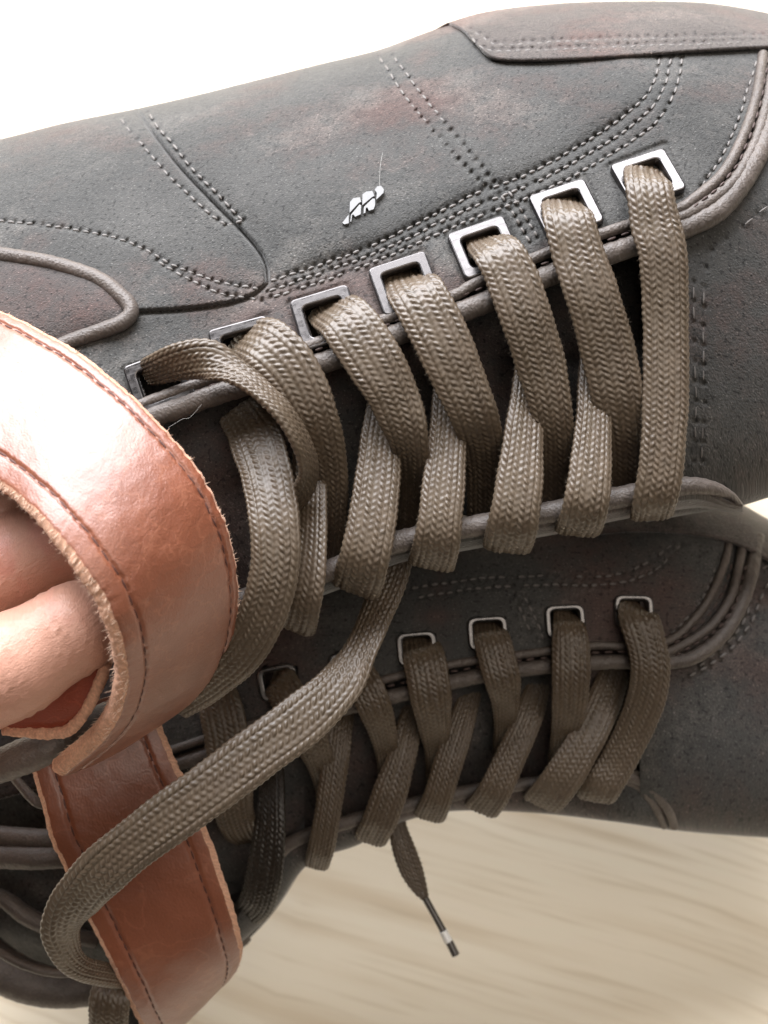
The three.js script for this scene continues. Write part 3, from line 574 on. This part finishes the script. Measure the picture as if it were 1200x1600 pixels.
  part('throat_piping', tubeGeo([[330, 1470, -56, 13], [400, 1392, -50, 13], [450, 1320, -47, 13], [545, 1284, -46, 13], [630, 1260, -46, 13], [724, 1238, -46, 13], [830, 1224, -46, 12], [940, 1212, -46, 12], [985, 1212, -47, 13], [1020, 1232, -49, 13], [1042, 1262, -52, 11], [1054, 1292, -56, 8]], 4, 14, 0.16), M.piping, shoe2);
  part('throat_ridge', tubeGeo([[960, 1214, -47, 10], [992, 1224, -48, 10], [1014, 1246, -50, 9], [1030, 1272, -53, 8], [1038, 1292, -57, 6]], 4, 10, 0.2), M.piping, shoe2);
  // quarter turned away below
  const edge = fx([[300, 1530], [380, 1470], [430, 1420], [480, 1352], [560, 1320], [620, 1288], [700, 1268], [830, 1270], [960, 1284], [1056, 1298]]);
  part('quarter_panel', grid(110, 34, (i, j) => {
    const x = lerp(300, 1056, i / 110), a = Math.min(Qy(x), edge(x) - 8), b = edge(x), t = j / 16;
    if (j <= 16) { const y = lerp(a, b, Math.sin(t * Math.PI / 2)); return Q(x, y, -47 - 9 * (1 - Math.cos(t * Math.PI / 2)) - 4 * sstep(980, 1056, x)); }
    const k = (j - 16) / 18; return Q(x, b - 6 * k - 60 * k * k, -56 - 22 * k - 4 * sstep(980, 1056, x));
  }), M.nubuck, shoe2);
  part('unseen_sole', grid(60, 12, (i, j) => {  // unseen plate closing the lower shoe, blocks light from behind
    const x = lerp(-90, 1345, i / 60), t = j / 12;
    return Q(x, lerp(S2(x) + 20, (x < 1050 ? edge(clamp(x, 300, 1056)) : B2(x)) - 40, t), -88 - 8 * Math.sin(t * Math.PI));
  }), M.piping, shoe2);
  // ankle: padded collar and lining at the left
  part('lining', grid(60, 70, (i, j) => { const x = lerp(-100, 476, i / 60), y = lerp(1090, edgeL(x), j / 70); return Q(x, y, -52 - 22 * sstep(0.7, 1, j / 70) + 3 * Math.sin(x / 80 + y / 60) + 2 * fbm(x / 90, y / 90, 3)); }), M.nubuck, shoe2);
  part('collar_piping', tubeGeo([[-90, 1222, -8, 27], [0, 1196, -4, 28], [50, 1177, -3, 29], [92, 1158, -4, 28], [130, 1138, -8, 26], [170, 1118, -14, 24]], 4, 18, 0.12), M.piping, shoe2);
  part('collar_ridge', tubeGeo([[-90, 1302, -42, 18], [0, 1306, -38, 18], [60, 1310, -36, 18], [110, 1312, -38, 18], [170, 1316, -44, 17]], 4, 14, 0.1), M.piping, shoe2);
  part('collar_ridge', tubeGeo([[-90, 1332, -42, 21], [0, 1338, -37, 22], [60, 1340, -35, 22], [110, 1338, -37, 21], [170, 1340, -44, 19]], 4, 14, 0.1), M.piping, shoe2);
  part('collar_ridge', tubeGeo([[-90, 1372, -46, 12], [0, 1402, -44, 15], [40, 1430, -44, 17], [90, 1454, -46, 16], [150, 1470, -50, 14]], 4, 14, 0.1), M.piping, shoe2);
  part('collar_ridge', tubeGeo([[20, 1212, -26, 8], [44, 1240, -24, 9], [64, 1256, -24, 9], [100, 1262, -28, 8]], 4, 10, 0.2), M.piping, shoe2);
  part('collar', tubeGeo([[-90, 1440, -62, 44], [-30, 1490, -58, 44], [20, 1524, -56, 42], [80, 1543, -56, 38], [150, 1540, -58, 36], [230, 1520, -62, 36], [320, 1490, -66, 36], [380, 1450, -70, 30]], 5, 24, 0.1), M.piping, shoe2);
  part('collar_ridge', tubeGeo([[-90, 1430, -46, 9], [-20, 1474, -41, 9], [30, 1504, -39, 9], [90, 1520, -40, 9], [160, 1514, -44, 9]], 4, 10, 0.2), M.piping, shoe2);
  part('heel_rim', tubeGeo([[140, 1640, -66, 14], [200, 1618, -60, 14], [250, 1592, -58, 13], [300, 1562, -58, 12], [335, 1535, -60, 11], [360, 1500, -64, 10]], 4, 12, 0.1), M.piping, shoe2);
}
function edgeL(x) { return fx([[-100, 1520], [0, 1536], [60, 1552], [150, 1545], [240, 1530], [330, 1502], [376, 1478], [430, 1422], [476, 1350]])(x); }

const lace2 = thing('shoelace', 'brown braided shoelace of the lower shoe with a black tip hanging over the floor', 'shoelace', Q(760, 1120, -40));
{
  const fz = [], strand = (pts, o = {}) => { part('lace_strand', laceGeo(pts, { ph: rnd(), thick: 1.8, ...o }), M.lace, lace2); laceFuzz(fz, 90); };
  // from the near eyelets
  strand([[990, 944, -43, 50], [992, 950, -40, 56], [998, 966, -34, 62], [1010, 1006, -33, 63], [1016, 1044, -33, 62], [1010, 1090, -35, 60, 8], [990, 1142, -38, 57, 10], [964, 1192, -40, 56, 8], [942, 1228, -41, 58], [930, 1246, -44, 58], [934, 1240, -50, 52]]);
  strand([[886, 956, -43, 44], [886, 964, -39, 46], [890, 984, -34.5, 52], [892, 1020, -33, 60], [892, 1060, -33, 60], [889, 1110, -36, 54], [882, 1150, -41, 44], [876, 1190, -47, 40]]);
  strand([[762, 974, -43, 48], [764, 982, -39, 54], [769, 1000, -34, 57], [778, 1036, -32.5, 60], [786, 1066, -33, 56], [790, 1100, -37, 44], [788, 1136, -42, 34], [784, 1176, -48, 30]]);
  strand([[656, 998, -43, 50], [657, 1006, -39, 58], [662, 1026, -34, 66], [669, 1064, -32.5, 68], [675, 1104, -34, 62], [680, 1146, -39, 48], [681, 1182, -44, 34], [680, 1220, -49, 30]]);
  strand([[548, 1030, -43, 46], [552, 1044, -37, 54], [572, 1076, -33, 56], [588, 1112, -33.5, 52], [600, 1152, -38, 42], [606, 1192, -44, 34], [606, 1230, -49, 30]]);
  strand([[434, 1054, -43, 50], [438, 1066, -37, 56], [458, 1104, -34, 60], [480, 1146, -34, 58], [498, 1186, -38, 46], [508, 1226, -45, 34], [510, 1260, -50, 30]]);
  strand([[330, 1066, -40, 56], [340, 1090, -35, 66], [350, 1130, -33, 70], [358, 1180, -33, 70], [362, 1230, -34, 66], [366, 1270, -37, 62], [376, 1298, -42, 56], [390, 1312, -50, 50]]);
  // up and over the far piping
  strand([[966, 1018, -46, 44], [957, 1060, -44, 50], [940, 1104, -41, 55, 6], [915, 1156, -39, 58, 6], [884, 1208, -39, 62], [860, 1240, -41, 62], [846, 1254, -45, 60], [850, 1250, -51, 54]]);
  strand([[848, 1036, -46, 36], [838, 1080, -44, 40], [824, 1124, -41, 46, 6], [801, 1176, -40, 48, 6], [778, 1226, -40, 52], [764, 1250, -42, 54], [752, 1264, -46, 54], [756, 1260, -52, 48]]);
  strand([[744, 1050, -46, 30], [732, 1094, -44, 36, 10], [716, 1144, -41, 44, 10], [698, 1200, -40, 46, 6], [684, 1246, -41, 48], [674, 1268, -44, 48], [670, 1276, -48, 48], [676, 1270, -54, 44]]);
  strand([[650, 1090, -46, 34], [640, 1130, -43, 38, 6], [628, 1180, -40.5, 46, 4], [610, 1236, -39.5, 54], [594, 1280, -41, 54], [584, 1300, -44, 52], [578, 1312, -48, 50], [584, 1306, -54, 46]]);
  strand([[536, 1090, -45, 40], [529, 1140, -41, 44], [522, 1200, -39, 44], [512, 1270, -39, 42], [503, 1320, -41, 42], [497, 1342, -44, 40], [494, 1352, -50, 38]]);
  // dark loop of tape lying against the strap's shadowed side
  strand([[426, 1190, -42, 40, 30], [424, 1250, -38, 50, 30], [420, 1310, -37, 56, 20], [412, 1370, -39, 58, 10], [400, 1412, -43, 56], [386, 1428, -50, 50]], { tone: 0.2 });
  // the hanging end and its tip
  strand([[616, 1262, -56, 30], [622, 1296, -55, 30], [632, 1330, -54, 36], [644, 1362, -54, 36], [656, 1388, -54, 24], [664, 1402, -54, 13]], {});
  part('lace_fuzz', merge(fz), M.laceFibre, lace2, { kind: 'stuff' });
  const tip = part('aglet', tubeGeo([[658, 1392, -54, 8], [668, 1410, -54, 7], [688, 1446, -54, 7], [702, 1472, -54, 8], [712, 1492, -54, 8.5]], 3, 14), M.aglet, lace2);
  part('aglet_glint', tubeGeo([[692, 1454, -54, 8.2], [696, 1462, -54, 8.4], [701, 1471, -54, 8.8]], 2, 14), M.agletGlint, tip);  // pale ring stands in for a white glint on the tip
}

// ================================================================ leather straps
// a strip of thick leather between two edge curves [px, py, w]; returns its face, cut edges and inner side
function stripGeo(A, B, thick, bulge = 0, nAcross = 40, stepPx = 4, seams = []) {
  const n = Math.round(spl(A.map((p) => [...p]), stepPx).length), ca = spl(A, 0), cb = spl(B, 0);
  const samp = (c, t) => { const k = t * (c.length - 1), i = Math.min(c.length - 2, k | 0), u = k - i; return Q(lerp(c[i][0], c[i + 1][0], u), lerp(c[i][1], c[i + 1][1], u), lerp(c[i][2], c[i + 1][2], u)); };
  const wv = (i, k) => 0.00028 * (noise(i * 0.09, k * 7.7) + 0.7 * noise(i * 0.33, k * 3.1) + 0.6 * noise(i * 0.9, k * 5.3));
  const P = (i, s) => { const a = samp(ca, i / n), b = samp(cb, i / n), d = b.clone().sub(a), l = d.length(); return a.addScaledVector(d, s + (wv(i, 1) * (1 - s) + wv(i, 2) * s) / l); };
  const nrm = (i, s) => { const a = P(clamp(i + 1, 0, n), s).sub(P(clamp(i - 1, 0, n), s)), b = P(i, 1).sub(P(i, 0)); return b.cross(a).normalize(); };
  const prof = (s) => Math.pow(Math.sin(Math.PI * clamp(s, 0.0, 1)), 0.6);
  const L = P(0, 0).distanceTo(P(0, 1));
  const face = (i, s) => { const p = P(i, s), N = nrm(i, s); return p.addScaledVector(N, bulge * prof(s) / 1000 - seams.reduce((t, k) => t + 0.00042 * Math.exp(-(((s - k) * L / 0.00055) ** 2)), 0) + 0.00025 * fbm(p.x * 160, p.y * 160, 5, 3)); };
  const top = grid(nAcross, n, (j, i) => face(i, j / nAcross), { uvf: (j, i) => [j / nAcross * L, i / n * n * stepPx * PXM] });
  const rim = (s, out) => grid(8, n, (j, i) => { const N = nrm(i, s), dir = P(i, 1).sub(P(i, 0)).normalize().multiplyScalar(s ? 1 : -1), t = j / 8, p = face(i, s); return p.addScaledVector(N, -thick / 1000 * t).addScaledVector(dir, (1.1 * Math.sin(Math.PI * t) + 0.4 * fbm(i * 0.35, j * 1.3, s * 9, 3) * (j > 0 ? 1 : 0)) / 1000 * out); });
  const back = grid(12, n, (j, i) => face(i, j / 12).addScaledVector(nrm(i, j / 12), -thick / 1000));
  const endcap = (i) => grid(16, 4, (j, k) => face(i, j / 16).addScaledVector(nrm(i, j / 16), -thick / 1000 * k / 4));
  return { top, rims: [rim(0, 1), rim(1, 1)], back, ends: [endcap(0), endcap(n)], face, nrm, P, n };
}
function stripStitch(st, s, gap, r, wob = 0) {
  const list = []; let d = 0, last = null; const at = (i) => st.face(i, s + wob * noise(i * 0.05, s * 9)).addScaledVector(st.nrm(i, s), 0.00002);
  let a = at(0), i = 0;
  while (i < st.n) { let j = i; while (j < st.n && at(j).distanceTo(a) < gap / 1000) j++; const b = at(j); list.push(capsule(a.clone().lerp(b, 0.1), a.clone().lerp(b, 0.9), r / 1000)); a = b; i = Math.max(j, i + 1); }
  return merge(list);
}
function fuzz(st, s, count, len, rimT = null) {
  const list = [];
  for (let k = 0; k < count; k++) {
    const i = Math.floor(rnd() * st.n), N = st.nrm(i, s), dir = st.P(i, 1).sub(st.P(i, 0)).normalize().multiplyScalar(s ? 1 : -1), along = st.P(Math.min(st.n, i + 1), s).sub(st.P(Math.max(0, i - 1), s)).normalize();
    const p = st.face(i, s).addScaledVector(N, -rnd() * (rimT ?? 0.0024)), d = dir.addScaledVector(N, rr(-0.5, 0.5)).addScaledVector(along, rr(-0.9, 0.9)).normalize(), l = len * rr(0.3, 1) / 1000;
    const g = new THREE.ConeGeometry(rr(0.00006, 0.00013), l, 4, 1); g.translate(0, l / 2, 0); g.applyQuaternion(new THREE.Quaternion().setFromUnitVectors(new THREE.Vector3(0, 1, 0), d)); g.translate(p.x, p.y, p.z); list.push(g);
  }
  return merge(list);
}
{
  const loop = thing('leather_strap', 'wide tan leather strap looped round the fingers at the left', 'strap', Q(150, 860, 10));
  const O = [[-190, 420, -26], [-90, 448, -8], [0, 488, 5], [110, 546, 14], [205, 622, 20], [285, 706, 22], [340, 792, 20.5], [367, 880, 16], [370, 960, 10], [350, 1035, 2], [310, 1088, -5], [250, 1130, -12]];
  const I = [[-260, 620, 2], [-160, 660, 14], [-70, 702, 22], [2, 750, 27], [64, 802, 33], [122, 868, 35.5], [168, 938, 34], [194, 1006, 29.5], [200, 1064, 23], [186, 1122, 15], [152, 1168, 8], [98, 1212, 1]];
  const st = stripGeo(O, I, 3.6, 1.2, 110, 3.5, [0.075, 0.86]);
  part('leather_band', st.top, M.tan, loop);
  part('cut_edge', st.rims[0], M.raw, loop); part('cut_edge', st.rims[1], M.raw, loop);
  part('flesh_side', merge([st.back, ...st.ends]), M.suedeInside, loop);
  part('stitching', stripStitch(st, 0.075, 2.4, 0.24, 0.006), M.threadRed, loop, { kind: 'stuff' });
  part('stitching', stripStitch(st, 0.86, 2.6, 0.24, 0.006), M.threadRed, loop, { kind: 'stuff' });
  part('fibre_fuzz', fuzz(st, 0, 1100, 1.2), M.fibre, loop, { kind: 'stuff' });
  part('fibre_fuzz', fuzz(st, 1, 1500, 1.8, 0.0036), M.fibre, loop, { kind: 'stuff' });
  // red-brown end of the strap tucked inside the loop
  const inner = stripGeo([[168, 992, 14], [166, 1030, 13], [150, 1078, 11], [128, 1118, 8], [100, 1142, 5]], [[60, 1040, 6], [44, 1060, 6], [30, 1085, 6], [18, 1110, 6], [10, 1136, 5]], 2.2, 0.4, 24, 3);
  part('strap_end', inner.top, M.redLeather, loop); part('cut_edge', merge([...inner.rims, ...inner.ends]), M.raw, loop); part('flesh_side', inner.back, M.suedeInside, loop);
  part('cut_edge', tubeGeo([[6, 1140, 4, 9], [50, 1144, 5, 9.5], [98, 1144, 6, 10], [126, 1122, 8, 9], [148, 1084, 11, 8.5], [165, 1036, 13, 7.5]], 2.5, 12, 0.5), M.raw, loop);
  part('fibre_fuzz', fuzz(inner, 0, 200, 0.6, 0.002), M.fibre, loop, { kind: 'stuff' });

  const lower = thing('leather_strap', 'lower tan leather strap hanging flat beneath the loose shoelace', 'strap', Q(220, 1380, -30));
  const LA = [[232, 1070, -20], [246, 1140, -20], [276, 1215, -20], [318, 1310, -22], [350, 1400, -25], [368, 1462, -29], [374, 1506, -36], [352, 1536, -46], [300, 1560, -56]];
  const LB = [[34, 1130, -18], [56, 1205, -17], [80, 1290, -17], [112, 1372, -19], [152, 1452, -22], [190, 1528, -26], [222, 1592, -33], [246, 1630, -44], [240, 1650, -56]];
  const s2 = stripGeo(LA, LB, 2.8, 0.7, 110, 3.5, [0.12, 0.86]);
  part('leather_band', s2.top, M.tan, lower);
  part('cut_edge', s2.rims[0], M.raw, lower); part('cut_edge', s2.rims[1], M.raw, lower);
  part('flesh_side', merge([s2.back, ...s2.ends]), M.suedeInside, lower);
  part('stitching', stripStitch(s2, 0.12, 2.4, 0.22, 0.006), M.threadRed, lower, { kind: 'stuff' });
  part('stitching', stripStitch(s2, 0.86, 2.4, 0.22, 0.006), M.threadRed, lower, { kind: 'stuff' });
  part('fibre_fuzz', fuzz(s2, 0, 900, 0.9), M.fibre, lower, { kind: 'stuff' });
  part('fibre_fuzz', fuzz(s2, 1, 900, 0.9), M.fibre, lower, { kind: 'stuff' });
}

// ================================================================ the hand inside the loop
{
  const hand = thing('hand', 'bare hand with fingers held inside the tan leather loop', 'hand', Q(-200, 950, 0));
  const J = (x, y, w, r) => { const p = Q(x, y, w); return [p.x, p.y, p.z, r / 1000]; };
  const chains = [
    [J(-300, 1160, 0, 9.6), J(-110, 1110, 12, 9), J(20, 1040, 17, 8.6), J(112, 985, 15, 7.6), J(196, 940, 6, 6.6)],
    [J(-310, 1000, -6, 9.8), J(-110, 944, 1, 9), J(20, 880, 2, 8.6), J(120, 834, 0, 8), J(210, 790, -8, 6.8)],
    [J(-320, 850, -12, 9.4), J(-120, 820, -8, 8.4), J(10, 778, -6, 8), J(110, 730, -7, 7.2), J(190, 690, -12, 6.2)],
    [J(-330, 720, -16, 8.4), J(-150, 690, -8, 7.4), J(-40, 650, -6, 6.8), J(50, 620, -10, 6)],
    [J(-420, 1180, -2, 11), J(-300, 1290, 10, 10), J(-180, 1330, 18, 9), J(-90, 1320, 20, 7.6)],
    [J(-310, 1130, -2, 11), J(-560, 1080, -16, 15)], [J(-310, 990, -8, 12), J(-560, 1010, -18, 16)], [J(-320, 850, -14, 12), J(-560, 950, -20, 16)], [J(-330, 730, -18, 10), J(-560, 890, -22, 15)],
    [J(-560, 1080, -16, 15), J(-800, 1040, -20, 19)], [J(-560, 890, -22, 15), J(-800, 980, -22, 19)], [J(-420, 1180, -2, 11), J(-560, 1100, -14, 15)],
  ];
  const bones = []; for (const c of chains) for (let i = 0; i + 1 < c.length; i++) bones.push([c[i], c[i + 1]]);
  const cen = Q(-300, 980, 0), half = 0.078, res = 148;
  const mc = new MarchingCubes(res, M.skin, false, false, 400000);
  mc.isolation = 0;
  const sd = (x, y, z) => {
    let d = 1e9;
    for (const [a, b] of bones) {
      const vx = b[0] - a[0], vy = b[1] - a[1], vz = b[2] - a[2], t = clamp(((x - a[0]) * vx + (y - a[1]) * vy + (z - a[2]) * vz) / (vx * vx + vy * vy + vz * vz));
      const e = Math.hypot(x - a[0] - vx * t, y - a[1] - vy * t, z - a[2] - vz * t) - lerp(a[3], b[3], t);
      const k = 0.003, hh = clamp(0.5 + 0.5 * (d - e) / k); d = d > 1e8 ? e : lerp(d, e, hh) - k * hh * (1 - hh);
    }
    // folds of skin across the fingers at their joints and fine lines along them
    for (const [fx0, fy0, fz0, nx, ny, rad] of folds) { const ux = x - fx0, uy = y - fy0, uz = z - fz0; if (ux * ux + uy * uy + uz * uz > rad * rad) continue; const t = ux * nx + uy * ny + 0.0006 * noise(y * 300, z * 300, fx0 * 900); for (const [o, dep] of [[-0.0024, 0.35], [0, 0.7], [0.0021, 0.4]]) d += dep * 0.0006 * Math.exp(-(((t - o) / 0.0006) ** 2)); }
    return d + 0.00022 * fbm(x * 260, y * 260, z * 260, 2);
  };
  const folds = []; for (const c of chains.slice(0, 4)) for (let i = 1; i < c.length - 1; i++) { const a = c[i - 1], b = c[i + 1], l = Math.hypot(b[0] - a[0], b[1] - a[1]); folds.push([c[i][0], c[i][1], c[i][2], (b[0] - a[0]) / l, (b[1] - a[1]) / l, 0.0125]); }
  const hs = res / 2;
  for (let k = 0; k < res; k++) for (let j = 0; j < res; j++) for (let i = 0; i < res; i++) mc.field[i + j * res + k * res * res] = (i < 2 || j < 2 || k < 2 || i > res - 3 || j > res - 3 || k > res - 3) ? -0.01 : -sd(cen.x + (i - hs) / hs * half, cen.y + (j - hs) / hs * half, cen.z + (k - hs) / hs * half);
  mc.update();
  const cnt = mc.count, P = new Float32Array(cnt * 3), UV = new Float32Array(cnt * 2);
  for (let i = 0; i < cnt; i++) { for (let c = 0; c < 3; c++) P[3 * i + c] = mc.positionArray[3 * i + c] * half + [cen.x, cen.y, cen.z][c]; UV[2 * i] = P[3 * i] * 0.9 + P[3 * i + 1] * 0.4; UV[2 * i + 1] = P[3 * i + 1] * 0.9 - P[3 * i] * 0.4 + P[3 * i + 2] * 0.5; }
  let g = new THREE.BufferGeometry(); g.setAttribute('position', new THREE.BufferAttribute(P, 3)); g.setAttribute('uv', new THREE.BufferAttribute(UV, 2));
  g = mergeVertices(g, 1e-6); g.computeVertexNormals();
  part('hand_skin', g, M.skin, hand);
}
renderer.render(scene, camera);
